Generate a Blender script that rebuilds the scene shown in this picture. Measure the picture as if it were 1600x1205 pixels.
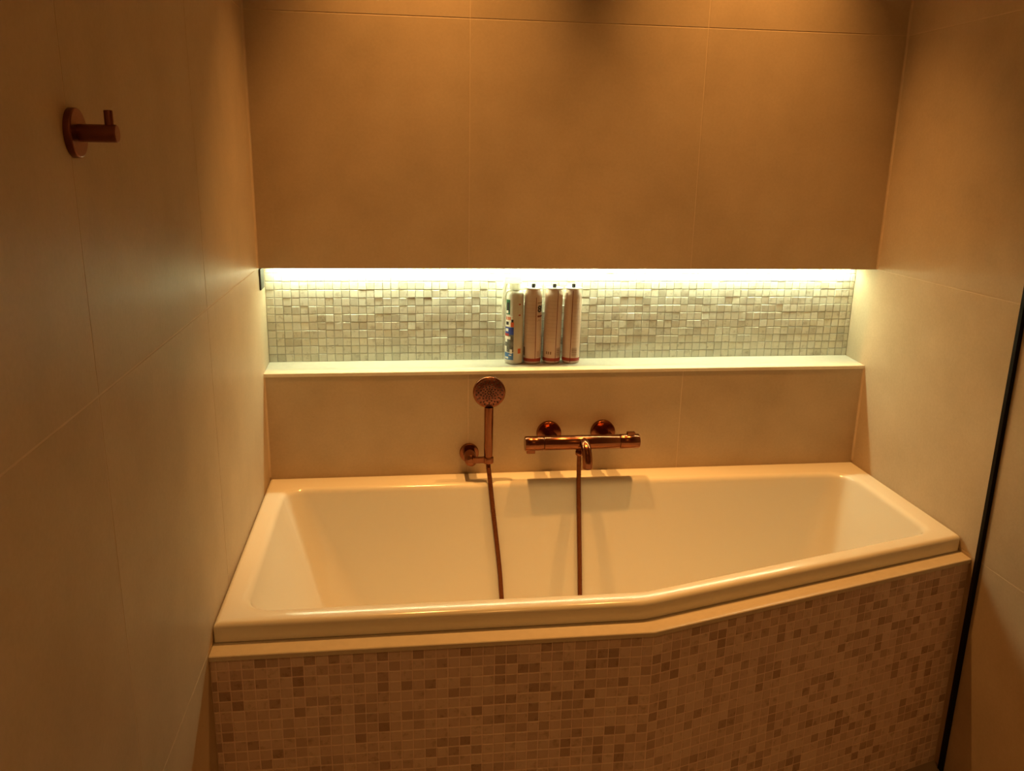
import bpy, math, random
from mathutils import Vector, Matrix

for o in list(bpy.data.objects):
    bpy.data.objects.remove(o)
scn = bpy.context.scene
COL = scn.collection
ZT = 1.17            # height of the niche's upper edge above the floor
W = 1.680            # width of the bath alcove
CEIL = ZT + 1.50

# ------------------------------------------------------------------ camera
CAM = Vector((0.3594, -2.1977, ZT + 0.2858))
yaw, pit, rol = 0.1347, 0.2660, 0.0192
fwd = Vector((math.sin(yaw) * math.cos(pit), math.cos(yaw) * math.cos(pit), -math.sin(pit)))
rt = Vector((math.cos(yaw), -math.sin(yaw), 0)); up = rt.cross(fwd)
r2 = rt * math.cos(rol) + up * math.sin(rol); u2 = up * math.cos(rol) - rt * math.sin(rol)
cd = bpy.data.cameras.new('camera'); cam = bpy.data.objects.new('camera', cd); COL.objects.link(cam)
cd.sensor_fit = 'HORIZONTAL'; cd.sensor_width = 36.0; cd.lens = 1314.11 * 36.0 / 1600.0
cd.clip_start = 0.01
m = Matrix((r2, u2, -fwd)).transposed().to_4x4(); m.translation = CAM
cam.matrix_world = m
scn.camera = cam

# ------------------------------------------------------------------ world, exposure, light strengths
wd = bpy.data.worlds.new('world'); scn.world = wd; wd.use_nodes = True
bg = wd.node_tree.nodes['Background']; bg.inputs[0].default_value = (1.0, 0.55, 0.25, 1); bg.inputs[1].default_value = 0.0
vs = scn.view_settings
vs.view_transform = 'Standard'; vs.look = 'None'; vs.gamma = 1.0; vs.use_curve_mapping = False
vs.exposure = 0.0
WARM = (1.0, 0.445, 0.105)
SPOT_W = 156.0                       # the two spots over the bath
FILL_W = 58.0                        # unseen spot added behind the camera to light the bath front
LED_COL = (0.90, 1.0, 0.62); LED_E = 62.0
SPOTS = [(0.45, -0.16, SPOT_W), (1.22, -0.16, SPOT_W), (0.84, -2.65, FILL_W)]

random.seed(7)


# ------------------------------------------------------------------ helpers
class MB:
    def __init__(s): s.v = []; s.f = []; s.sm = []
    def add(s, vs_, fs, smooth=False):
        b = len(s.v); s.v += [tuple(q) for q in vs_]
        for f in fs: s.f.append(tuple(b + i for i in f)); s.sm.append(smooth)
    def box(s, lo, hi):
        x0, y0, z0 = lo; x1, y1, z1 = hi
        s.add([(x0, y0, z0), (x1, y0, z0), (x1, y1, z0), (x0, y1, z0), (x0, y0, z1), (x1, y0, z1), (x1, y1, z1), (x0, y1, z1)],
              [(0, 3, 2, 1), (4, 5, 6, 7), (0, 1, 5, 4), (1, 2, 6, 5), (2, 3, 7, 6), (3, 0, 4, 7)])
    def rbox(s, lo, hi, b):
        """box with every edge chamfered by b"""
        x0, y0, z0 = lo; x1, y1, z1 = hi
        vs_ = []; idx = {}
        for sx in (0, 1):
            for sy in (0, 1):
                for sz in (0, 1):
                    c = [(x0, x1)[sx], (y0, y1)[sy], (z0, z1)[sz]]
                    d = [b if t == 0 else -b for t in (sx, sy, sz)]
                    for ax in range(3):
                        p = [c[k] + (0 if k == ax else d[k]) for k in range(3)]
                        idx[(sx, sy, sz, ax)] = len(vs_); vs_.append(p)
        fs = []
        for ax in range(3):
            o1, o2 = [k for k in range(3) if k != ax]
            for sd in (0, 1):
                q = []
                for a, bb in ((0, 0), (1, 0), (1, 1), (0, 1)):
                    key = [0, 0, 0]; key[ax] = sd; key[o1] = a; key[o2] = bb
                    q.append(idx[tuple(key) + (ax,)])
                fs.append(q)
        for ax in range(3):
            o1, o2 = [k for k in range(3) if k != ax]
            for a in (0, 1):
                for bb in (0, 1):
                    k0 = [0, 0, 0]; k0[o1] = a; k0[o2] = bb; k1 = list(k0); k1[ax] = 1
                    fs.append([idx[tuple(k0) + (o1,)], idx[tuple(k1) + (o1,)], idx[tuple(k1) + (o2,)], idx[tuple(k0) + (o2,)]])
        for k in [(a, b_, c_) for a in (0, 1) for b_ in (0, 1) for c_ in (0, 1)]:
            fs.append([idx[k + (0,)], idx[k + (1,)], idx[k + (2,)]])
        s.add(vs_, fs)
    def lathe(s, prof, mat=Matrix(), n=40, smooth=True, caps=True):
        """prof: list of (radius, height) turned about local z"""
        vs_ = []; fs = []
        for r, h in prof:
            for k in range(n):
                a = 2 * math.pi * k / n
                vs_.append(mat @ Vector((r * math.cos(a), r * math.sin(a), h)))
        for i in range(len(prof) - 1):
            for k in range(n):
                k2 = (k + 1) % n
                fs.append((i * n + k, i * n + k2, (i + 1) * n + k2, (i + 1) * n + k))
        s.add(vs_, fs, smooth)
        if caps:
            for i in (0, len(prof) - 1):
                if prof[i][0] > 1e-6:
                    ring = [vs_[i * n + k] for k in range(n)]
                    s.add(ring, [tuple(range(n)) if i else tuple(reversed(range(n)))], False)
    def tube(s, pts, rad, n=16, smooth=True):
        P = [Vector(p) for p in pts]
        R = rad if isinstance(rad, (list, tuple)) else [rad] * len(P)
        t0 = (P[1] - P[0]).normalized()
        ref = Vector((1, 0, 0)) if abs(t0.x) < 0.8 else Vector((0, 0, 1))
        nrm = (ref - t0 * ref.dot(t0)).normalized()
        vs_ = []
        for i, p in enumerate(P):
            t = (P[min(i + 1, len(P) - 1)] - P[max(i - 1, 0)]).normalized()
            nrm = (nrm - t * nrm.dot(t)).normalized(); bn = t.cross(nrm)
            for k in range(n):
                a = 2 * math.pi * k / n
                vs_.append(p + (nrm * math.cos(a) + bn * math.sin(a)) * R[i])
        fs = []
        for i in range(len(P) - 1):
            for k in range(n):
                k2 = (k + 1) % n
                fs.append((i * n + k, i * n + k2, (i + 1) * n + k2, (i + 1) * n + k))
        s.add(vs_, fs, smooth)
        s.add(vs_[:n], [tuple(reversed(range(n)))]); s.add(vs_[-n:], [tuple(range(n))])
    def mesh(s, name):
        me = bpy.data.meshes.new(name); me.from_pydata(s.v, [], s.f); me.validate(); me.update()
        import bmesh
        for p, sm in zip(me.polygons, s.sm): p.use_smooth = sm
        bm = bmesh.new(); bm.from_mesh(me); bmesh.ops.recalc_face_normals(bm, faces=bm.faces); bm.to_mesh(me); bm.free()
        return me
    def build(s, name, mat, parent=None, **props):
        return obj(name, s.mesh(name), mat, parent, **props)


def obj(name, me, mat=None, parent=None, **props):
    o = bpy.data.objects.new(name, me); COL.objects.link(o)
    if mat is not None:
        if len(me.materials) == 0: me.materials.append(mat)
    if parent is not None: o.parent = parent
    for k, v in props.items(): o[k] = v
    return o

def empty(name, loc=(0, 0, 0), **props):
    o = bpy.data.objects.new(name, None); COL.objects.link(o); o.location = loc; o.empty_display_size = 0.05
    for k, v in props.items(): o[k] = v
    return o

def axis(p, d):
    """matrix taking local z to direction d at point p"""
    q = Vector(d).to_track_quat('Z', 'Y').to_matrix().to_4x4(); q.translation = Vector(p); return q

def catmull(P, k=8):
    P = [Vector(p) for p in P]; out = []
    for i in range(len(P) - 1):
        p0, p1, p2, p3 = P[max(i - 1, 0)], P[i], P[i + 1], P[min(i + 2, len(P) - 1)]
        for j in range(k):
            t = j / k
            out.append(0.5 * ((2 * p1) + (p2 - p0) * t + (2 * p0 - 5 * p1 + 4 * p2 - p3) * t * t + (3 * p1 - p0 - 3 * p2 + p3) * t ** 3))
    out.append(P[-1]); return out

def project(p):
    d = Vector(p) - CAM; z = d.dot(fwd)
    return 800 + 1314.11 * d.dot(r2) / z, 602.5 - 1314.11 * d.dot(u2) / z


# ------------------------------------------------------------------ materials
def newmat(name):
    mt = bpy.data.materials.new(name); mt.use_nodes = True
    nt = mt.node_tree; b = nt.nodes['Principled BSDF']
    return mt, nt, b

def N(nt, t, **kw):
    n = nt.nodes.new(t)
    for k, v in kw.items(): setattr(n, k, v)
    return n

def ramp(nt, fac, stops):
    r = N(nt, 'ShaderNodeValToRGB'); e = r.color_ramp.elements
    e[0].position, e[0].color = stops[0][0], (*stops[0][1], 1)
    e[1].position, e[1].color = stops[-1][0], (*stops[-1][1], 1)
    for p, c in stops[1:-1]:
        x = e.new(p); x.color = (*c, 1)
    nt.links.new(fac, r.inputs[0]); return r.outputs[0]

def noise(nt, scale, detail=4, rough=0.55, vec=None):
    n = N(nt, 'ShaderNodeTexNoise'); n.inputs['Scale'].default_value = scale
    n.inputs['Detail'].default_value = detail; n.inputs['Roughness'].default_value = rough
    if vec is None: vec = N(nt, 'ShaderNodeNewGeometry').outputs['Position']
    nt.links.new(vec, n.inputs['Vector']); return n.outputs['Fac']

def mix(nt, a, b, f, mode='MIX'):
    n = N(nt, 'ShaderNodeMix', data_type='RGBA', blend_type=mode)
    for s, i in ((f, 0), (a, 6), (b, 7)):
        if hasattr(s, 'links'): nt.links.new(s, n.inputs[i])
        elif isinstance(s, (tuple, list)): n.inputs[i].default_value = (*s, 1)
        else: n.inputs[i].default_value = s
    return n.outputs[2]

def bump(nt, b, h, strength, dist):
    n = N(nt, 'ShaderNodeBump'); n.inputs['Strength'].default_value = strength; n.inputs['Distance'].default_value = dist
    nt.links.new(h, n.inputs['Height']); nt.links.new(n.outputs[0], b.inputs['Normal'])

def plain(name, col, rough=0.5, metal=0.0, spec=0.5, var=0.06, scale=30):
    mt, nt, b = newmat(name)
    c0 = tuple(c * (1 - var) for c in col); c1 = tuple(min(1, c * (1 + var)) for c in col)
    nt.links.new(ramp(nt, noise(nt, scale), [(0.3, c0), (0.7, c1)]), b.inputs['Base Color'])
    b.inputs['Roughness'].default_value = rough; b.inputs['Metallic'].default_value = metal
    b.inputs['Specular IOR Level'].default_value = spec
    return mt

def make_tile_mat():
    mt, nt, b = newmat('cement_tile')
    f1 = noise(nt, 5.5, 6, 0.6); f2 = noise(nt, 140, 3, 0.6)
    c = ramp(nt, f1, [(0.30, (0.50, 0.395, 0.275)), (0.5, (0.555, 0.44, 0.31)), (0.72, (0.605, 0.485, 0.345))])
    c = mix(nt, c, ramp(nt, f2, [(0.35, (0.86, 0.86, 0.86)), (0.65, (1, 1, 1))]), 0.35, 'MULTIPLY')
    inf = N(nt, 'ShaderNodeObjectInfo')
    c = mix(nt, c, ramp(nt, inf.outputs['Random'], [(0, (0.93, 0.93, 0.93)), (1, (1, 1, 1))]), 1.0, 'MULTIPLY')
    nt.links.new(c, b.inputs['Base Color'])
    rr = N(nt, 'ShaderNodeMapRange'); rr.inputs[3].default_value = 0.36; rr.inputs[4].default_value = 0.46
    nt.links.new(f1, rr.inputs[0]); nt.links.new(rr.outputs[0], b.inputs['Roughness'])
    b.inputs['Specular IOR Level'].default_value = 0.05
    bump(nt, b, noise(nt, 90, 4), 0.12, 0.0006)
    return mt

def make_mosaic_mat(name, udir, u0, v0, pu, pitch, light, mid, dark, rough, darkfrac):
    """one random marble tone for each mosaic cell, cells counted along udir and z"""
    mt, nt, b = newmat(name)
    pos = N(nt, 'ShaderNodeNewGeometry').outputs['Position']
    dot = N(nt, 'ShaderNodeVectorMath', operation='DOT_PRODUCT'); nt.links.new(pos, dot.inputs[0]); dot.inputs[1].default_value = udir
    sp = N(nt, 'ShaderNodeSeparateXYZ'); nt.links.new(pos, sp.inputs[0])
    def cell(src, off, pitch):
        a = N(nt, 'ShaderNodeMath', operation='SUBTRACT'); nt.links.new(src, a.inputs[0]); a.inputs[1].default_value = off
        d = N(nt, 'ShaderNodeMath', operation='DIVIDE'); nt.links.new(a.outputs[0], d.inputs[0]); d.inputs[1].default_value = pitch
        f = N(nt, 'ShaderNodeMath', operation='FLOOR'); nt.links.new(d.outputs[0], f.inputs[0]); return f.outputs[0]
    cb = N(nt, 'ShaderNodeCombineXYZ'); nt.links.new(cell(dot.outputs['Value'], u0, pu), cb.inputs[0]); nt.links.new(cell(sp.outputs[2], v0, pitch), cb.inputs[1])
    wn = N(nt, 'ShaderNodeTexWhiteNoise', noise_dimensions='2D'); nt.links.new(cb.outputs[0], wn.inputs['Vector'])
    c = ramp(nt, wn.outputs['Value'], [(0.0, light), (0.45, mid), (1 - darkfrac, mid), (1.0, dark)])
    # veins run differently in every cell
    vm = N(nt, 'ShaderNodeVectorMath', operation='MULTIPLY_ADD'); nt.links.new(wn.outputs['Color'], vm.inputs[0])
    vm.inputs[1].default_value = (9, 9, 9); nt.links.new(pos, vm.inputs[2])
    v = noise(nt, 55, 5, 0.65, vm.outputs[0])
    c = mix(nt, c, ramp(nt, v, [(0.30, (0.58, 0.54, 0.48)), (0.45, (0.96, 0.96, 0.95)), (1, (1, 1, 1))]), 0.75, 'MULTIPLY')
    nt.links.new(c, b.inputs['Base Color'])
    b.inputs['Roughness'].default_value = rough; b.inputs['Specular IOR Level'].default_value = 0.4
    bump(nt, b, noise(nt, 160, 3), 0.15, 0.0005)
    return mt

def make_copper(name, col, rough):
    mt, nt, b = newmat(name)
    nt.links.new(ramp(nt, noise(nt, 60), [(0.3, tuple(c * 0.9 for c in col)), (0.7, col)]), b.inputs['Base Color'])
    b.inputs['Metallic'].default_value = 1.0; b.inputs['Roughness'].default_value = rough
    return mt

def make_hose_mat():
    mt, nt, b = newmat('copper_hose')
    b.inputs['Base Color'].default_value = (0.17, 0.056, 0.022, 1); b.inputs['Metallic'].default_value = 1.0; b.inputs['Roughness'].default_value = 0.38
    w = N(nt, 'ShaderNodeTexWave', wave_type='BANDS', bands_direction='Z'); w.inputs['Scale'].default_value = 75
    nt.links.new(N(nt, 'ShaderNodeNewGeometry').outputs['Position'], w.inputs['Vector'])
    bump(nt, b, w.outputs['Fac'], 0.6, 0.001)
    return mt

def emit(name, col, e):
    mt, nt, b = newmat(name)
    b.inputs['Base Color'].default_value = (0.8, 0.8, 0.8, 1)
    b.inputs['Emission Color'].default_value = (*col, 1); b.inputs['Emission Strength'].default_value = e
    return mt

PITCH = 0.0222
KINK = Vector((0.843, -0.787)); REND = Vector((W, -0.5545))
SDIR = (REND - KINK).normalized(); SN = Vector((SDIR.y, -SDIR.x))      # along the slanted front; outwards to the room
NICHE_Y = 0.108; NZ0 = ZT - 0.2712
PZ1 = ZT - 0.6185                                                       # top of the front mosaic
IN = 0.0045
KIN = Vector((KINK.x - IN * 0.14, KINK.y + IN))
SLEN = (W - 0.0005 - KIN.x) / SDIR.x
PU1 = (KIN.x - 0.0112) / 37; PU2 = SLEN / 39                            # tile pitches that end on whole tiles at the bend
FX0 = 0.0112 - PU1
M_TILE = make_tile_mat()
M_GROUT = plain('grout', (0.62, 0.50, 0.36), 0.8, spec=0.2)
M_SIL = plain('silicone', (0.60, 0.47, 0.33), 0.45)
M_NICHE = make_mosaic_mat('niche_marble', (1, 0, 0), 0.0, NZ0, PITCH, PITCH, (0.80, 0.77, 0.67), (0.73, 0.705, 0.61), (0.58, 0.555, 0.47), 0.35, 0.22)
M_NGROUT = plain('niche_grout', (0.50, 0.49, 0.44), 0.85, spec=0.2)
PAN = dict(light=(0.76, 0.615, 0.56), mid=(0.68, 0.53, 0.48), dark=(0.42, 0.30, 0.25), rough=0.42, darkfrac=0.42)
M_FRONT = make_mosaic_mat('panel_marble', (1, 0, 0), FX0, PZ1 - 40 * PITCH, PU1, PITCH, **PAN)
M_SLANT = make_mosaic_mat('panel_marble_slanted', (SDIR.x, SDIR.y, 0), KIN.dot(SDIR), PZ1 - 40 * PITCH, PU2, PITCH, **PAN)
M_PGROUT = plain('panel_grout', (0.86, 0.70, 0.63), 0.85, spec=0.2)
M_STONE = plain('cream_stone', (0.62, 0.55, 0.45), 0.32, var=0.04, scale=60)
M_BATH = plain('bath_acrylic', (0.73, 0.695, 0.61), 0.15, var=0.01, scale=3)
M_COP = make_copper('brushed_copper', (0.235, 0.085, 0.038), 0.18)
M_COPD = make_copper('brushed_copper_face', (0.22, 0.085, 0.058), 0.36)
M_HOSE = make_hose_mat()
M_DARK = plain('dark_rubber', (0.035, 0.016, 0.010), 0.6)
M_BLACK = plain('black_metal', (0.006, 0.004, 0.003), 0.6, spec=0.15)
M_GREY = plain('grey_metal', (0.30, 0.29, 0.23), 0.45)
M_WHITE = plain('white_paint', (0.75, 0.72, 0.66), 0.7)
M_FLOOR = plain('floor_tile', (0.30, 0.24, 0.18), 0.5, var=0.12, scale=8)
M_LED = emit('led_light', LED_COL, LED_E)
M_LENS = emit('lamp_lens', WARM, 6.0)


# ------------------------------------------------------------------ room shell
G = 0.0004        # the grout lies this far behind the tile faces
HG = 0.0011       # half of a joint
Y_FRONT = -3.3

def slab(frame, u0, u1, v0, v1, parent, mat=M_TILE, name='tile', t=G + 0.004, bev=0.0005):
    """a wall tile: frame=(origin, u dir, v dir, outward normal); u,v ranges already include the joint"""
    O, U, V, NN = [Vector(q) for q in frame]
    a0, a1, b0, b1 = u0 + HG, u1 - HG, v0 + HG, v1 - HG
    mb = MB(); vs_ = []
    for (e, d) in ((0, -t), (0, -bev), (bev, 0.0)):
        for (u, v) in ((a0 + e, b0 + e), (a1 - e, b0 + e), (a1 - e, b1 - e), (a0 + e, b1 - e)):
            vs_.append(O + U * u + V * v + NN * d)
    fs = [(3, 2, 1, 0), (8, 9, 10, 11)]
    for i in (0, 1):
        for k in range(4):
            k2 = (k + 1) % 4
            fs.append((i * 4 + k, i * 4 + k2, i * 4 + 4 + k2, i * 4 + 4 + k))
    mb.add(vs_, fs)
    return mb.build(name, mat, parent)

H1 = 0.6073
ZR = [0.0, ZT - 0.6, ZT, ZT + H1, CEIL]

# back wall above and below the niche
wb = MB()
wb.box((0, G, ZT), (W, 0.16, CEIL))
wb.box((0, G, 0), (W, 0.16, ZT - 0.285))
wall_back = wb.build('wall_back', M_GROUT, kind='structure', label='brown cement-tiled back wall above and below the lit niche', category='wall')
fr = ((0, 0, 0), (1, 0, 0), (0, 0, 1), (0, -1, 0))
XC = [0.002, 0.5378, 1.1398, W - 0.002]
for i in range(3):
    slab(fr, XC[i], XC[i + 1], ZT - HG, ZR[3], wall_back)
    slab(fr, XC[i], XC[i + 1], ZR[3], CEIL, wall_back)
    slab(fr, XC[i], XC[i + 1], ZT - 0.61, ZT - 0.2835 + HG, wall_back)

# side walls
YC = [0.14, -0.5814, -1.1772, -1.777, -2.377, -2.977, Y_FRONT]
for side in (0, 1):
    b = MB()
    if side == 0:
        b.box((-0.12, Y_FRONT, 0), (-G, 0.16, CEIL)); f = ((0, 0, 0), (0, 1, 0), (0, 0, 1), (1, 0, 0))
    else:
        b.box((W + G, Y_FRONT, 0), (W + 0.12, 0.16, CEIL)); f = ((W, 0, 0), (0, 1, 0), (0, 0, 1), (-1, 0, 0))
    w = b.build('wall_left' if side == 0 else 'wall_right', M_GROUT, kind='structure', category='wall',
                label='large-format tiled wall with a copper hook' if side == 0 else 'large-format tiled wall behind the black profile')
    yc = YC if side == 0 else [0.14, -0.90, -1.50, -2.10, -2.70, Y_FRONT]
    for i in range(len(yc) - 1):
        for k in range(4):
            slab(f, yc[i + 1], yc[i], ZR[k], ZR[k + 1], w)
b = MB(); b.box((-0.12, Y_FRONT - 0.1, 0), (W + 0.12, Y_FRONT, CEIL)); b.build('wall_front', M_TILE, kind='structure', category='wall', label='plain wall opposite the bath')
b = MB(); b.box((-0.12, Y_FRONT - 0.1, -0.1), (W + 0.12, 0.16, 0)); b.build('floor', M_FLOOR, kind='structure', category='floor', label='dark tiled bathroom floor')
b = MB(); b.box((-0.12, Y_FRONT - 0.1, CEIL), (W + 0.12, 0.16, CEIL + 0.1)); b.build('ceiling', M_WHITE, kind='structure', category='ceiling', label='white bathroom ceiling')

# silicone beads in the corners
def bead(n, x, sx, z0, z1, y=0.0):
    mb = MB(); r = 0.0045
    for z in (z0, z1): mb.add([(x, y, z), (x + sx * r, y, z), (x + sx * r * 0.35, y - r * 0.35, z), (x, y - r, z)], [])
    mb.f += [(0, 1, 5, 4), (1, 2, 6, 5), (2, 3, 7, 6), (3, 0, 4, 7), (3, 2, 1, 0), (4, 5, 6, 7)]; mb.sm += [False] * 6
    mb.build('trim_%d' % n, M_SIL, kind='structure', category='sealant', label=lab_bead[n - 1])
lab_bead = ['sealant bead in the left corner above the niche', 'sealant bead in the right corner above the niche',
            'short sealant bead in the left corner below the niche', 'short sealant bead in the right corner below the niche']
bead(1, 0.0, 1, ZT + 0.001, CEIL); bead(2, W, -1, ZT + 0.001, CEIL)
bead(3, 0.0, 1, ZT - 0.565, ZT - 0.286); bead(4, W, -1, ZT - 0.565, ZT - 0.286)


# ------------------------------------------------------------------ mosaics
def mosaic_mesh(w, h, name, mat):
    g = 0.0008; b = 0.0009
    mb = MB(); vs_ = []
    for (e, d) in ((0, 0.004), (0, b), (b, 0.0)):
        for (u, v) in ((g + e, g + e), (w - g - e, g + e), (w - g - e, h - g - e), (g + e, h - g - e)):
            vs_.append((u - w / 2, d, v - h / 2))
    fs = [(8, 9, 10, 11)]
    for i in (0, 1):
        for k in range(4):
            k2 = (k + 1) % 4; fs.append((i * 4 + k, i * 4 + k2, i * 4 + 4 + k2, i * 4 + 4 + k))
    mb.add(vs_, fs)
    me = mb.mesh(name); me.materials.append(mat); return me

def lay_mosaic(cells, mat, parent, rnd, limit=300):
    """cells: (centre Vector, width, height, rotation about z). The ones showing largest become parts, the rest one part."""
    rng = random.Random(rnd)
    lst = []
    for c, w, h, rz, tag_ in cells:
        px, py = project(c)
        vis = -10 < px < 1610 and -10 < py < 1215 and w > 0.6 * PITCH and not tag_
        lst.append(((c - CAM).length if vis else 99.0, c, w, h, rz))
    lst.sort(key=lambda q: q[0])
    cache = {}; rest = MB()
    for i, (d, c, w, h, rz) in enumerate(lst):
        jit = Matrix.Rotation(rz, 4, 'Z')
        tx, tz, off = rng.gauss(0, TILT), rng.gauss(0, TILT * 0.7), rng.gauss(0, OFFS)
        M = Matrix.Translation(c) @ jit @ Matrix.Translation((0, off, 0)) @ Matrix.Rotation(tx, 4, 'X') @ Matrix.Rotation(tz, 4, 'Z')
        key = (round(w, 4), round(h, 4))
        if key not in cache: cache[key] = mosaic_mesh(w, h, 'mosaic_tile', mat)
        me = cache[key]
        if i < limit and d < 90:
            o = bpy.data.objects.new('mosaic_tile', me); COL.objects.link(o); o.parent = parent; o.matrix_local = M
        else:
            rest.add([M @ v.co for v in me.vertices], [tuple(p.vertices) for p in me.polygons])
    me = bpy.data.meshes.new('mosaic_field'); me.from_pydata(rest.v, [], rest.f); me.update()
    obj('mosaic_field', me, mat, parent, kind='stuff')

# niche: mosaic back wall, ceiling of the niche
b = MB(); b.box((0, NICHE_Y + 0.0020, ZT - 0.29), (W, 0.16, ZT))
wall_niche = b.build('wall_niche', M_NGROUT, kind='structure', category='wall', label='pale marble mosaic back of the lit niche')
cells = []
TILT, OFFS = 0.026, 0.00045
nrows = 12; ncols = int(W / PITCH) + 1
for r in range(nrows + 1):
    z0 = NZ0 + r * PITCH; z1 = min(z0 + PITCH, ZT - 0.002)
    if z1 - z0 < 0.004: continue
    for k in range(ncols):
        x0 = k * PITCH; x1 = min(x0 + PITCH, W - 0.001)
        if x1 - x0 < 0.004: continue
        c = Vector(((x0 + x1) / 2, NICHE_Y, (z0 + z1) / 2))
        px, py = project(c)
        cells.append((c, x1 - x0, z1 - z0, 0.0, (785 < px < 912) or z1 > ZT - 0.03))
lay_mosaic(cells, M_NICHE, wall_niche, 3)

# niche shelf
b = MB()
sh = [(-0.0012, -0.2852), (-0.0012, -0.2770), (-0.0002, -0.2758), (0.1085, -0.2707), (0.1085, -0.2852)]
vs_ = [(x, y, ZT + z) for x in (0.0005, W - 0.0005) for (y, z) in sh]
n = len(sh)
b.add(vs_, [tuple(range(n)), tuple(reversed(range(n, 2 * n)))] + [(k, (k + 1) % n, n + (k + 1) % n, n + k) for k in range(n)])
b.build('niche_shelf', plain('shelf_stone', (0.74, 0.68, 0.57), 0.32, var=0.04, scale=60), label='long cream stone shelf at the bottom of the lit niche', category='shelf')

# LED strip at the back of the niche ceiling
led = empty('led_strip', (0, 0.09, ZT - 0.001), label='glowing white light strip hidden along the top of the niche', category='light strip')
b = MB(); b.box((0.02, -0.004, -0.007), (W - 0.02, 0.016, -0.0005)); b.build('channel', M_GREY, led)
b = MB(); b.box((0.022, -0.001, -0.009), (W - 0.022, 0.013, -0.0072)); b.build('diffuser', M_LED, led)
b = MB(); b.rbox((0.0003, -0.070, -0.058), (0.0045, -0.014, -0.004), 0.0006); b.build('end_plate', plain('dull_metal', (0.055, 0.05, 0.035), 0.6), led, label='small grey metal end plate on the left')


# ------------------------------------------------------------------ bath panel (mosaic front) with its stone ledge
panel = empty('bath_surround', (0, 0, 0), label='mosaic-clad bath front with a cream stone ledge on top', category='bath panel')
k_in = KIN
r_in = Vector((W - 0.0005, k_in.y + (W - k_in.x) * SDIR.y / SDIR.x))
def prism(poly, z0, z1):
    mb = MB(); n = len(poly)
    mb.add([(p[0], p[1], z0) for p in poly] + [(p[0], p[1], z1) for p in poly],
           [tuple(reversed(range(n))), tuple(range(n, 2 * n))] + [(k, (k + 1) % n, n + (k + 1) % n, n + k) for k in range(n)])
    return mb
g = 0.0009
prism([(0.0005, k_in.y + g), (k_in.x, k_in.y + g), (W - 0.0005, r_in.y + g * 1.05), (W - 0.0005, r_in.y + 0.028), (k_in.x, k_in.y + 0.028), (0.0005, k_in.y + 0.028)], 0.0, PZ1).build('backing_board', M_PGROUT, panel)
TILT, OFFS = 0.006, 0.00012
def panel_cells(length, start, pu):
    out = []; u = start
    while u < length - 0.003:
        a = max(u, 0.0005); e = min(u + pu, length - 0.0002)
        if e - a > 0.003:
            for r in range(25):
                z1 = PZ1 - r * PITCH; z0 = max(z1 - PITCH, 0.001)
                out.append((a, e, z0, z1))
        u += pu
    return out
cl = []; cs = []
for a, e, z0, z1 in panel_cells(k_in.x, FX0, PU1):
    cl.append((Vector(((a + e) / 2, k_in.y, (z0 + z1) / 2)), e - a, z1 - z0, 0.0, False))
slen = (r_in - k_in).length; ang = math.atan2(SDIR.y, SDIR.x)
for a, e, z0, z1 in panel_cells(slen, 0.0, PU2):
    p = k_in + SDIR * ((a + e) / 2)
    cs.append((Vector((p.x, p.y, (z0 + z1) / 2)), e - a, z1 - z0, ang, False))
lay_mosaic(cl, M_FRONT, panel, 11, 190)
lay_mosaic(cs, M_SLANT, panel, 12, 110)
# stone ledge
inner = [(0.0005, -0.70), (0.83, -0.70), (W - 0.0005, -0.47)]
outer = [(0.0005, KINK.y), (KINK.x, KINK.y), (W - 0.0005, REND.y)]
def ledge():
    mb = MB(); zt = ZT - 0.6077; zb_ = ZT - 0.6180; ch = 0.0015
    rows = []
    for (dy, z) in ((0, zb_), (0, zt - ch), (ch, zt)):
        rows.append([(x, y + dy, z) for x, y in outer])
    rows.append([(x, y, zt) for x, y in inner]); rows.append([(x, y, zb_) for x, y in inner])
    vs_ = [p for r in rows for p in r]; fs = []
    nr = len(rows)
    for i in range(nr):
        j = (i + 1) % nr
        for k in range(2): fs.append((i * 3 + k, i * 3 + k + 1, j * 3 + k + 1, j * 3 + k))
    fs.append(tuple(i * 3 for i in range(nr))); fs.append(tuple(i * 3 + 2 for i in reversed(range(nr))))
    mb.add(vs_, fs); return mb
ledge().build('ledge', M_STONE, panel, label='cream stone ledge')


# ------------------------------------------------------------------ bathtub
def offset(poly, d):
    """move each side of a counter-clockwise polygon inwards by d"""
    n = len(poly); L = []
    for i in range(n):
        p, q = Vector(poly[i]), Vector(poly[(i + 1) % n]); t = (q - p).normalized(); nn = Vector((-t.y, t.x))
        L.append((p + nn * d, t))
    out = []
    for i in range(n):
        (p, t), (q, s) = L[i - 1], L[i]
        den = t.x * s.y - t.y * s.x
        k = ((q.x - p.x) * s.y - (q.y - p.y) * s.x) / den
        out.append(p + t * k)
    return out
def rounded(poly, radii, na=10, ne=10):
    """outline with rounded corners, always the same number of points"""
    n = len(poly); pts = []; ends = []
    for i in range(n):
        p = Vector(poly[i]); a = (Vector(poly[i - 1]) - p).normalized(); c = (Vector(poly[(i + 1) % n]) - p).normalized()
        th = a.angle(c); r = radii[i]; tl = r / math.tan(th / 2)
        s, e = p + a * tl, p + c * tl
        cen = p + (a + c).normalized() * (r / math.sin(th / 2))
        v0, v1 = s - cen, e - cen
        ang_ = math.atan2(v0.x * v1.y - v0.y * v1.x, v0.dot(v1))
        arc = [cen + Matrix.Rotation(ang_ * k / na, 2) @ v0 for k in range(na + 1)] if r > 1e-6 else [p.copy() for _ in range(na + 1)]
        ends.append(arc)
    for i in range(n):
        arc = ends[i]; nx = ends[(i + 1) % n][0]
        pts += arc
        for k in range(1, ne): pts.append(arc[-1].lerp(nx, k / ne))
    return pts
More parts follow.
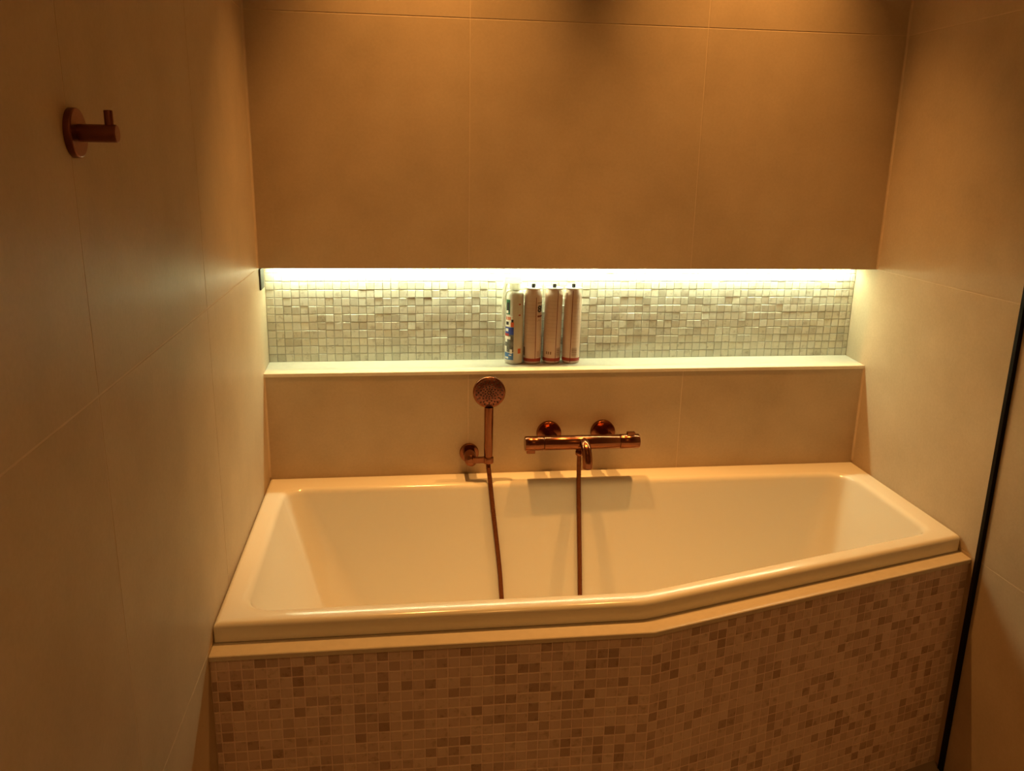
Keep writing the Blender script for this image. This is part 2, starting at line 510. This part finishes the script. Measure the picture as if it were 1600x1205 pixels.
zr = ZT - 0.5677
OUT = [(0.001, -0.001), (0.001, -0.742), (0.835, -0.742), (W - 0.001, -0.511), (W - 0.001, -0.001)]
INN = [(0.050, -0.082), (0.050, -0.692), (0.845, -0.694), (1.618, -0.478), (1.618, -0.090)]
BOT = [(0.185, -0.146), (0.185, -0.60), (0.83, -0.60), (1.505, -0.425), (1.505, -0.152)]
ro = [0.001, 0.004, 0.16, 0.012, 0.001]; ri = [0.055, 0.055, 0.20, 0.05, 0.07]; rb = [0.10, 0.10, 0.25, 0.09, 0.09]
rings = []
def ring(poly, rad, z): rings.append([(p.x, p.y, z) for p in rounded([Vector(q) for q in poly], rad)])
ring(OUT, ro, zr - 0.0385); ring(OUT, ro, zr - 0.010)
for d, z in ((0.0012, 0.0058), (0.0035, 0.0030), (0.0065, 0.0010), (0.0105, 0.0)):
    ring(offset(OUT, d), ro, zr - z)
for d, z in ((-0.013, 0.0), (-0.010, 0.0003), (-0.007, 0.0010), (-0.0045, 0.0020), (-0.0022, 0.0034), (-0.0002, 0.0052), (0.0014, 0.0074), (0.0026, 0.0098), (0.0036, 0.0126)):
    ring(offset(INN, d), ri, zr - z)
I2 = offset(INN, 0.0045)
for t in [k / 12 for k in range(0, 13)]:
    P = [Vector(a).lerp(Vector(c), t) for a, c in zip(I2, BOT)]; R = [a + (c - a) * t for a, c in zip(ri, rb)]
    ring(P, R, zr - 0.016 - t * 0.365)
for d, z in ((0.012, 0.401), (0.035, 0.418), (0.07, 0.428), (0.11, 0.432)):
    ring(offset(BOT, d), [max(0.02, q - d * 0.5) for q in rb], zr - z)
b = MB(); nn_ = len(rings[0]); fs = []
for i in range(len(rings) - 1):
    for k in range(nn_):
        k2 = (k + 1) % nn_; fs.append((i * nn_ + k, i * nn_ + k2, (i + 1) * nn_ + k2, (i + 1) * nn_ + k))
fs.append(tuple((len(rings) - 1) * nn_ + k for k in range(nn_)))
b.add([p for r in rings for p in r], fs, True)
tub = empty('bathtub', (0, 0, 0), label='cream acrylic space-saving bathtub with a slanted front rim', category='bathtub')
b.build('tub_shell', M_BATH, tub)
b = MB(); b.lathe([(0.0, 0.004), (0.028, 0.003), (0.033, 0.0)], axis((0.80, -0.36, zr - 0.4318), (0, 0, 1)), 32); b.build('drain_cover', M_COP, tub)
for sx in (0.35, 1.30):
    b = MB(); b.lathe([(0.025, 0), (0.025, 0.02), (0.012, 0.022), (0.012, zr - 0.43)], axis((sx, -0.36, 0.0), (0, 0, 1)), 20); b.build('foot', M_GREY, tub)


# ------------------------------------------------------------------ mixer tap
def disc(r, t, p, d, mb=None, e=0.0018, n=48):
    mb = mb or MB(); mb.lathe([(r, 0), (r, t - e), (r - e * 0.3, t - e * 0.3), (r - e, t)], axis(p, d), n); return mb

BZ = ZT - 0.4568; BY = -0.088
tap = empty('bath_mixer', (0.845, 0, BZ), label='brushed copper bar mixer tap with curved spout on the wall', category='tap')
o_ = Vector((0.845, 0, BZ))
def T(p): return Vector(p) - o_
def cyl_x(x0, x1, r, e=0.0015):
    mb = MB(); mb.lathe([(r - e, 0), (r, e), (r, x1 - x0 - e), (r - e, x1 - x0)], axis(T((x0, BY, BZ)), (1, 0, 0)), 56); return mb
cyl_x(0.7345, 0.9425, 0.0198).build('body', M_COP, tap)
h = cyl_x(0.6830, 0.7337, 0.0201).build('flow_handle', M_COP, tap)
b = MB(); b.rbox(T((0.688, BY - 0.006, BZ - 0.0275)), T((0.711, BY + 0.006, BZ - 0.018)), 0.001); b.build('stop_button', M_COP, h)
h = cyl_x(0.9433, 0.9972, 0.0201).build('temperature_handle', M_COP, tap)
b = MB(); b.rbox(T((0.963, BY - 0.006, BZ + 0.018)), T((0.985, BY + 0.006, BZ + 0.0265)), 0.001); b.build('stop_button', M_COP, h)
for x in (0.7626, 0.9161):
    ros = disc(0.0345, 0.013, T((x, -0.0002, BZ + 0.0008)), (0, -1, 0)).build('rosette', M_COP, tap)
    b = MB(); b.lathe([(0.0145, 0), (0.0145, 0.030), (0.0175, 0.031), (0.0175, 0.066)], axis(T((x, -0.012, BZ + 0.0005)), (0, -1, 0)), 32); b.build('union', M_COP, ros)
# spout
b = MB()
path = catmull([T((0.8415, BY - 0.006, BZ + 0.004)), T((0.8425, BY - 0.026, BZ - 0.001)), T((0.8435, BY - 0.043, BZ - 0.013)), T((0.8445, BY - 0.052, BZ - 0.034)), T((0.845, BY - 0.054, BZ - 0.054))], 7)
b.tube(path, 0.0135, 28); sp = b.build('spout', M_COP, tap)
b = MB(); b.lathe([(0.0105, 0), (0.0105, 0.0012)], axis(T((0.845, BY - 0.0542, BZ - 0.0547)), (0, 0, -1)), 24); b.build('aerator', M_DARK, sp)
# hose outlet below the body
b = MB(); b.lathe([(0.0085, 0), (0.0085, 0.006), (0.0105, 0.007), (0.0105, 0.017), (0.009, 0.019)], axis(T((0.8325, BY - 0.002, BZ - 0.0165)), (0, 0, -1)), 28); b.build('hose_outlet', M_COP, tap)


# ------------------------------------------------------------------ hand shower, holder, hose
HX = 0.5868; HY = -0.072
hold = empty('shower_holder', (0.5405, 0, ZT - 0.508), label='round copper wall holder carrying the hand shower', category='shower holder')
ho = Vector((0.5405, 0, ZT - 0.508))
b = disc(0.0265, 0.010, (0, -0.0002, 0), (0, -1, 0)); b.build('rosette', M_COP, hold)
b = MB(); b.lathe([(0.0165, 0), (0.0165, 0.060), (0.0150, 0.0625), (0.006, 0.064)], axis((0, -0.0095, 0), (0, -1, 0)), 36); b.build('stem', M_COP, hold)
b = MB(); b.rbox(Vector((0.545, HY - 0.0065, ZT - 0.5135)) - ho, Vector((HX - 0.009, HY + 0.0065, ZT - 0.4975)) - ho, 0.0015); b.build('arm', M_COP, hold)
b = MB(); zc = ZT - 0.5135
b.lathe([(0.0092, 0), (0.0138, 0), (0.0142, 0.001), (0.0142, 0.015), (0.0138, 0.016), (0.0115, 0.016), (0.0092, 0)], axis(Vector((HX, HY, zc)) - ho, (0, 0, 1)), 36, caps=False); b.build('cradle', M_COP, hold)

hs = empty('hand_shower', (HX, HY, ZT - 0.515), label='round copper hand shower with dark spray nozzles', category='hand shower')
so = Vector((HX, HY, ZT - 0.515))
b = MB(); zl = 0.0
b.lathe([(0.0085, -0.001), (0.0090, 0.004), (0.0112, 0.018), (0.0118, 0.035), (0.0122, 0.150), (0.0122, 0.158)], axis((0, 0, 0), (0, 0, 1)), 36); b.build('handle', M_COP, hs)
hc = Vector((0.0, -0.004, 0.2000)); hd = Vector((-0.02, -1, -0.06)).normalized()
hm = axis(hc - hd * 0.004, hd)
b = MB(); b.lathe([(0.030, -0.010), (0.0405, -0.006), (0.0430, -0.002), (0.0430, 0.006), (0.0418, 0.0076), (0.0395, 0.0082)], hm, 64); head = b.build('head', M_COP, hs)
b = MB(); b.lathe([(0.0395, 0.0078), (0.039, 0.0088), (0.020, 0.0092), (0.0, 0.0092)], hm, 64, caps=False); face = b.build('spray_face', M_COPD, hs, label='brushed copper spray face')
noz = MB(); noz.lathe([(0.0021, 0), (0.0019, 0.0012), (0.0010, 0.0016)], Matrix(), 8); nme = noz.mesh('nozzle'); nme.materials.append(M_DARK)
for rr, cnt, ph in ((0.0050, 6, 0.0), (0.0110, 10, 0.31), (0.0170, 12, 0.0), (0.0230, 12, 0.26), (0.0290, 12, 0.0), (0.0347, 18, 0.17)):
    for k in range(cnt):
        a = ph + 2 * math.pi * k / cnt
        o = bpy.data.objects.new('nozzle', nme); COL.objects.link(o); o.parent = face
        o.matrix_local = hm @ Matrix.Translation((rr * math.cos(a), rr * math.sin(a), 0.0089))
# hose: one length, from the hand shower down into the tub and up to the mixer
hp = [(HX, HY, ZT - 0.516), (0.5868, -0.0800, ZT - 0.527), (0.5892, -0.0880, ZT - 0.5481), (0.5923, -0.0960, ZT - 0.5823), (0.5976, -0.1045, ZT - 0.6362),
      (0.6084, -0.1205, ZT - 0.7362), (0.6157, -0.1325, ZT - 0.8099), (0.6213, -0.1455, ZT - 0.8937), (0.629, -0.166, ZT - 0.953),
      (0.645, -0.215, ZT - 0.986), (0.68, -0.270, ZT - 0.9915), (0.74, -0.305, ZT - 0.9915), (0.800, -0.270, ZT - 0.9915), (0.832, -0.215, ZT - 0.986),
      (0.8405, -0.166, ZT - 0.953), (0.8396, -0.1455, ZT - 0.8956), (0.8381, -0.1340, ZT - 0.8203), (0.8366, -0.1220, ZT - 0.7458), (0.8348, -0.1075, ZT - 0.654),
      (0.8336, -0.0966, ZT - 0.5904), (0.8332, -0.0920, ZT - 0.545), (0.8325, BY - 0.002, ZT - 0.4935)]
b = MB(); b.tube(catmull(hp, 8), 0.0062, 14)
hose = b.build('shower_hose', M_HOSE, label='copper shower hose hanging from hand shower and mixer into the tub', category='hose')


# ------------------------------------------------------------------ hook on the left wall
hk = empty('robe_hook', (0, -1.1665, ZT + 0.302), label='copper robe hook with an upright pin on the left wall', category='hook')
disc(0.0270, 0.008, (0.0001, 0, 0), (1, 0, 0)).build('base_plate', M_COPD, hk)
disc(0.0098, 0.0405, (0.0079, 0, 0), (1, 0, 0), e=0.001).build('peg', M_COPD, hk)
disc(0.0048, 0.0165, (0.0405, 0, 0.0085), (0, 0, 1), e=0.0008, n=24).build('pin', M_COPD, hk)


# ------------------------------------------------------------------ black profile on the right wall
b = MB(); b.rbox((W - 0.0100, -0.5880, 0.0), (W - 0.0002, -0.5765, CEIL - 0.12), 0.0006)
b.build('wall_profile', M_BLACK, label='slim black upright metal profile on the right wall beside the bath', category='profile')


# ------------------------------------------------------------------ cartridges on the shelf
def shelf_z(y): return ZT - 0.2758 + 0.0454 * y
def patch(r, a0, a1, z0, z1, n=None, lift=0.00035):
    """a printed area on a cylinder; angles in degrees, 0 = towards the room (-y), positive to the right"""
    mb = MB(); n = n or max(1, int(abs(a1 - a0) / 8)); R = r + lift; vs_ = []
    for k in range(n + 1):
        a = math.radians(a0 + (a1 - a0) * k / n)
        for z in (z0, z1): vs_.append((R * math.sin(a), -R * math.cos(a), z))
    mb.add(vs_, [(2 * k, 2 * k + 2, 2 * k + 3, 2 * k + 1) for k in range(n)], True); return mb
def wrapped_text(txt, size, r, a0, z0, mat, name, parent, lift=0.0007):
    cu = bpy.data.curves.new(name, 'FONT'); cu.body = txt; cu.size = size; cu.offset = size * 0.035
    tmp = bpy.data.objects.new(name + '_tmp', cu); COL.objects.link(tmp)
    dg = bpy.context.evaluated_depsgraph_get(); me = bpy.data.meshes.new_from_object(tmp.evaluated_get(dg))
    bpy.data.objects.remove(tmp)
    for v in me.vertices:
        a = math.radians(a0) + v.co.x / r; z = v.co.y
        v.co = ((r + lift) * math.sin(a), -(r + lift) * math.cos(a), z0 + z)
    me.materials.clear()
    return obj(name, me, mat, parent)
P_CREAM = plain('can_print', (0.62, 0.47, 0.38), 0.38, var=0.03)
P_GREYW = plain('bottle_plastic', (0.60, 0.58, 0.50), 0.35, var=0.02)
P_RED = plain('print_red', (0.36, 0.03, 0.02), 0.4)
P_MAROON = plain('print_maroon', (0.16, 0.02, 0.015), 0.4)
P_BROWN = plain('print_brown', (0.22, 0.12, 0.08), 0.4)
P_BLUE = plain('print_blue', (0.03, 0.06, 0.32), 0.4)
P_SKY = plain('print_light_blue', (0.05, 0.16, 0.40), 0.4)
P_GREEN = plain('print_green', (0.02, 0.14, 0.07), 0.4)
P_BLK = plain('print_black', (0.02, 0.018, 0.02), 0.4)
P_PIC = plain('print_picture', (0.12, 0.12, 0.10), 0.4, var=0.5, scale=120)
P_ORANGE = plain('print_orange', (0.62, 0.12, 0.04), 0.4)
P_WHITE = plain('print_white', (0.78, 0.76, 0.68), 0.4)
M_TIN = plain('tin_cap', (0.72, 0.71, 0.66), 0.3, metal=0.0)
def make_milky():
    mt, nt, b = newmat('milky_plastic')
    b.inputs['Base Color'].default_value = (0.86, 0.85, 0.80, 1); b.inputs['Roughness'].default_value = 0.35
    tr = N(nt, 'ShaderNodeBsdfTranslucent'); mx = N(nt, 'ShaderNodeMixShader'); mx.inputs[0].default_value = 0.6
    nt.links.new(ramp(nt, noise(nt, 40), [(0.3, (0.86, 0.85, 0.80)), (0.7, (0.9, 0.89, 0.85))]), tr.inputs['Color'])
    nt.links.new(b.outputs[0], mx.inputs[1]); nt.links.new(tr.outputs[0], mx.inputs[2])
    nt.links.new(mx.outputs[0], nt.nodes['Material Output'].inputs['Surface'])
    return mt
P_MILK = make_milky()
M_NUB = plain('black_plastic', (0.012, 0.010, 0.012), 0.4)

CR = 0.0245
def cartridge(x, y, lean, label, kind):
    root = empty('sealant_can', (x, y, shelf_z(y) + 0.0006), label=label, category='can', group='sealant cans on the niche shelf')
    root.rotation_euler = (0.0, math.radians(lean), 0.0)
    HH = 0.2085
    b = MB(); b.lathe([(CR - 0.0025, 0.0), (CR - 0.0006, 0.0012), (CR, 0.004), (CR, HH - 0.022), (CR - 0.0006, HH - 0.016), (CR - 0.0024, HH - 0.009), (CR - 0.0052, HH - 0.004), (CR - 0.0065, HH - 0.0005)], Matrix(), 48)
    b.build('body', P_CREAM, root)
    b = MB(); b.lathe([(CR - 0.0066, HH - 0.001), (CR - 0.0016, HH), (CR - 0.0012, HH + 0.0012), (CR - 0.0016, HH + 0.0028), (CR - 0.006, HH + 0.0024), (0.0, HH + 0.0017)], Matrix(), 48, caps=False)
    cap = b.build('rim', M_TIN, root, label='pale crimped rim')
    b = MB(); b.lathe([(0.0050, HH + 0.001), (0.0056, HH + 0.004), (0.0056, HH + 0.0105), (0.0042, HH + 0.0128)], Matrix(), 20); b.build('nozzle_stub', M_NUB, cap, label='black nozzle stub')
    patch(CR, -115, 115, 0.0068, 0.0155).build('red_band', P_RED, root)
    sa = {'a': 12, 'b': 16, 'c': -14}[kind]
    patch(CR, sa - 2.0, sa + 2.0, 0.0145 if kind == 'a' else 0.004, HH - (0.022 if kind == 'a' else 0.004)).build('seam_line', P_MAROON, root)
    return root, sa
ca, sa = cartridge(0.7222, 0.0765, 0.0, 'sealant can with a large black figure 8, next to the white trigger bottle', 'a')
wrapped_text('8I', 0.0255, CR, 22, 0.146, P_BLK, 'lettering', ca)
patch(CR, 22, 80, 0.1315, 0.1365).build('red_stripe', P_MAROON, ca)
patch(CR, 22, 70, 0.170, 0.1725).build('small_print', P_BROWN, ca)
for k in range(4):
    patch(CR, 22 + k * 7, 25.5 + k * 7, 0.120 + 0.0025 * (k % 2), 0.1225 + 0.0025 * (k % 2)).build('small_print', P_BROWN, ca)
patch(CR, -82, -62, 0.022, 0.046).build('small_print', P_BROWN, ca)
patch(CR, 24, 44, 0.020, 0.036).build('faint_emblem', plain('print_tan', (0.50, 0.34, 0.26), 0.4), ca)
cb, sb_ = cartridge(0.7772, 0.0770, 1.0, 'middle sealant can of the three, barcode right of its seam line', 'b')
cc, sc_ = cartridge(0.8325, 0.0770, 0.6, 'rightmost sealant can on the shelf with a barcode below its seam line', 'c')
def barcode(root, a0, a1, z0, z1):
    z = z0; rng = random.Random(4); 
    while z < z1 - 0.001:
        t = rng.choice((0.0008, 0.0012, 0.0020)); patch(CR, a0, a1, z, min(z + t, z1)).build('barcode_bar', P_BROWN, root); z += t + rng.choice((0.0009, 0.0013))
barcode(cb, 22, 55, 0.021, 0.045); barcode(cc, -6, 30, 0.021, 0.045)
for k in range(3): patch(CR, -48 + k * 14, -40 + k * 14, 0.026, 0.034).build('small_print', P_BROWN, cb)
for root, zs_ in ((ca, 0.02), (cb, 0.05), (cc, 0.05)):          # faint rows of fine print
    M_FINE = M_FINE if 'M_FINE' in globals() else plain('fine_print', (0.56, 0.415, 0.33), 0.4)
    lo, hi = {'ca': (-52, 8), 'cb': (-52, 12), 'cc': (-8, 44)}['ca' if root == ca else 'cb' if root == cb else 'cc']
    z = 0.060
    while z < 0.180:
        patch(CR, lo, hi, z, z + 0.0016, lift=0.0002).build('fine_print', M_FINE, root); z += 0.0105

# bottle with the white trigger head
BR = 0.0250
bt = empty('trigger_bottle', (0.6705, 0.0765, shelf_z(0.0765) + 0.0006), label='grey bottle with a colourful label and white trigger on the shelf', category='bottle')
b = MB(); b.lathe([(BR - 0.004, 0.0), (BR - 0.001, 0.0012), (BR, 0.005), (BR, 0.191), (BR - 0.001, 0.1965), (BR - 0.004, 0.2005), (BR - 0.010, 0.2025), (0.012, 0.2035), (0.012, 0.207)], Matrix(), 48); b.build('body', P_GREYW, bt)
b = MB(); b.lathe([(0.0140, 0.2055), (0.0145, 0.2065), (0.0145, 0.222), (0.0135, 0.223)], Matrix(), 32)
b.rbox((-0.030, -0.010, 0.2225), (0.018, 0.010, 0.240), 0.002); th = b.build('trigger_head', P_MILK, bt, label='white spray head')
b = MB(); b.tube(catmull([(-0.022, 0, 0.228), (-0.028, 0, 0.205), (-0.0305, 0, 0.170), (-0.0310, 0, 0.135), (-0.0305, -0.001, 0.104)], 6), [0.0055] * 9 + [0.005] * 8 + [0.0042] * 8, 14); b.build('trigger_lever', P_MILK, th)
def bp(a0, a1, z0, z1, mat, name, lift=0.00035): patch(BR, a0, a1, z0, z1, lift=lift).build(name, mat, bt)
bp(-68, -36, 0.139, 0.180, P_GREEN, 'green_label'); bp(-62, -42, 0.146, 0.172, P_BLK, 'label_picture', 0.0007); bp(-64, -48, 0.142, 0.150, P_WHITE, 'label_mark', 0.001)
bp(-72, -18, 0.107, 0.136, P_WHITE, 'label_panel')
for a in (-66, -52, -40): bp(a, a + 9, 0.124, 0.133, P_ORANGE, 'label_mark', 0.0007)
bp(-66, -44, 0.110, 0.119, P_BLK, 'label_mark', 0.0007)
bp(-26, -12, 0.117, 0.126, P_BLK, 'label_mark', 0.0008); bp(-30, -10, 0.105, 0.118, P_ORANGE, 'label_mark', 0.0008)
bp(-80, -10, 0.083, 0.104, P_BLUE, 'blue_label'); bp(-70, -46, 0.092, 0.100, P_WHITE, 'label_mark', 0.0007)
bp(-80, -42, 0.079, 0.086, P_RED, 'label_mark', 0.0009)
bp(-80, -10, 0.034, 0.083, P_PIC, 'label_picture'); bp(-78, -30, 0.070, 0.078, P_WHITE, 'label_mark', 0.0007); bp(-74, -54, 0.062, 0.071, P_WHITE, 'label_mark', 0.0008)
bp(-34, -18, 0.030, 0.042, P_WHITE, 'label_mark', 0.0009); bp(-80, -58, 0.034, 0.050, P_WHITE, 'label_mark', 0.0009)
bp(-82, -10, 0.012, 0.032, P_SKY, 'blue_label'); bp(-74, -44, 0.015, 0.020, P_WHITE, 'label_mark', 0.0007); bp(-40, -22, 0.024, 0.027, P_WHITE, 'label_mark', 0.0007)
for z in (0.166, 0.136): bp(20, 34, z, z + 0.0035, P_RED, 'label_mark')
bp(18, 40, 0.030, 0.044, P_ORANGE, 'label_mark', 0.0003)


# ------------------------------------------------------------------ ceiling spotlights
labs = ['round recessed ceiling spotlight over the left half of the bath', 'round recessed ceiling spotlight over the right half of the bath', 'unseen ceiling spotlight added behind the camera to light the bath front']
for (x, y, pw), lb in zip(SPOTS, labs):
    r = empty('ceiling_spotlight', (x, y, CEIL), label=lb, category='lamp', group='ceiling spotlights')
    b = MB(); b.lathe([(0.030, -0.0005), (0.041, -0.0005), (0.042, -0.003), (0.039, -0.005), (0.031, -0.004), (0.030, -0.0005)], Matrix(), 40, caps=False); b.build('ring', M_BLACK, r)
    b = MB(); b.lathe([(0.0, -0.001), (0.030, -0.001)], Matrix(), 32, caps=False); b.build('lens', M_LENS, r)
    ld = bpy.data.lights.new('spot_beam', 'SPOT'); ld.energy = pw; ld.color = WARM; ld.spot_size = math.radians(56 if y > -1 else 125); ld.spot_blend = 1.0; ld.shadow_soft_size = 0.012
    lo = bpy.data.objects.new('spot_beam', ld); COL.objects.link(lo); lo.parent = r; lo.location = (0, 0, -0.012)
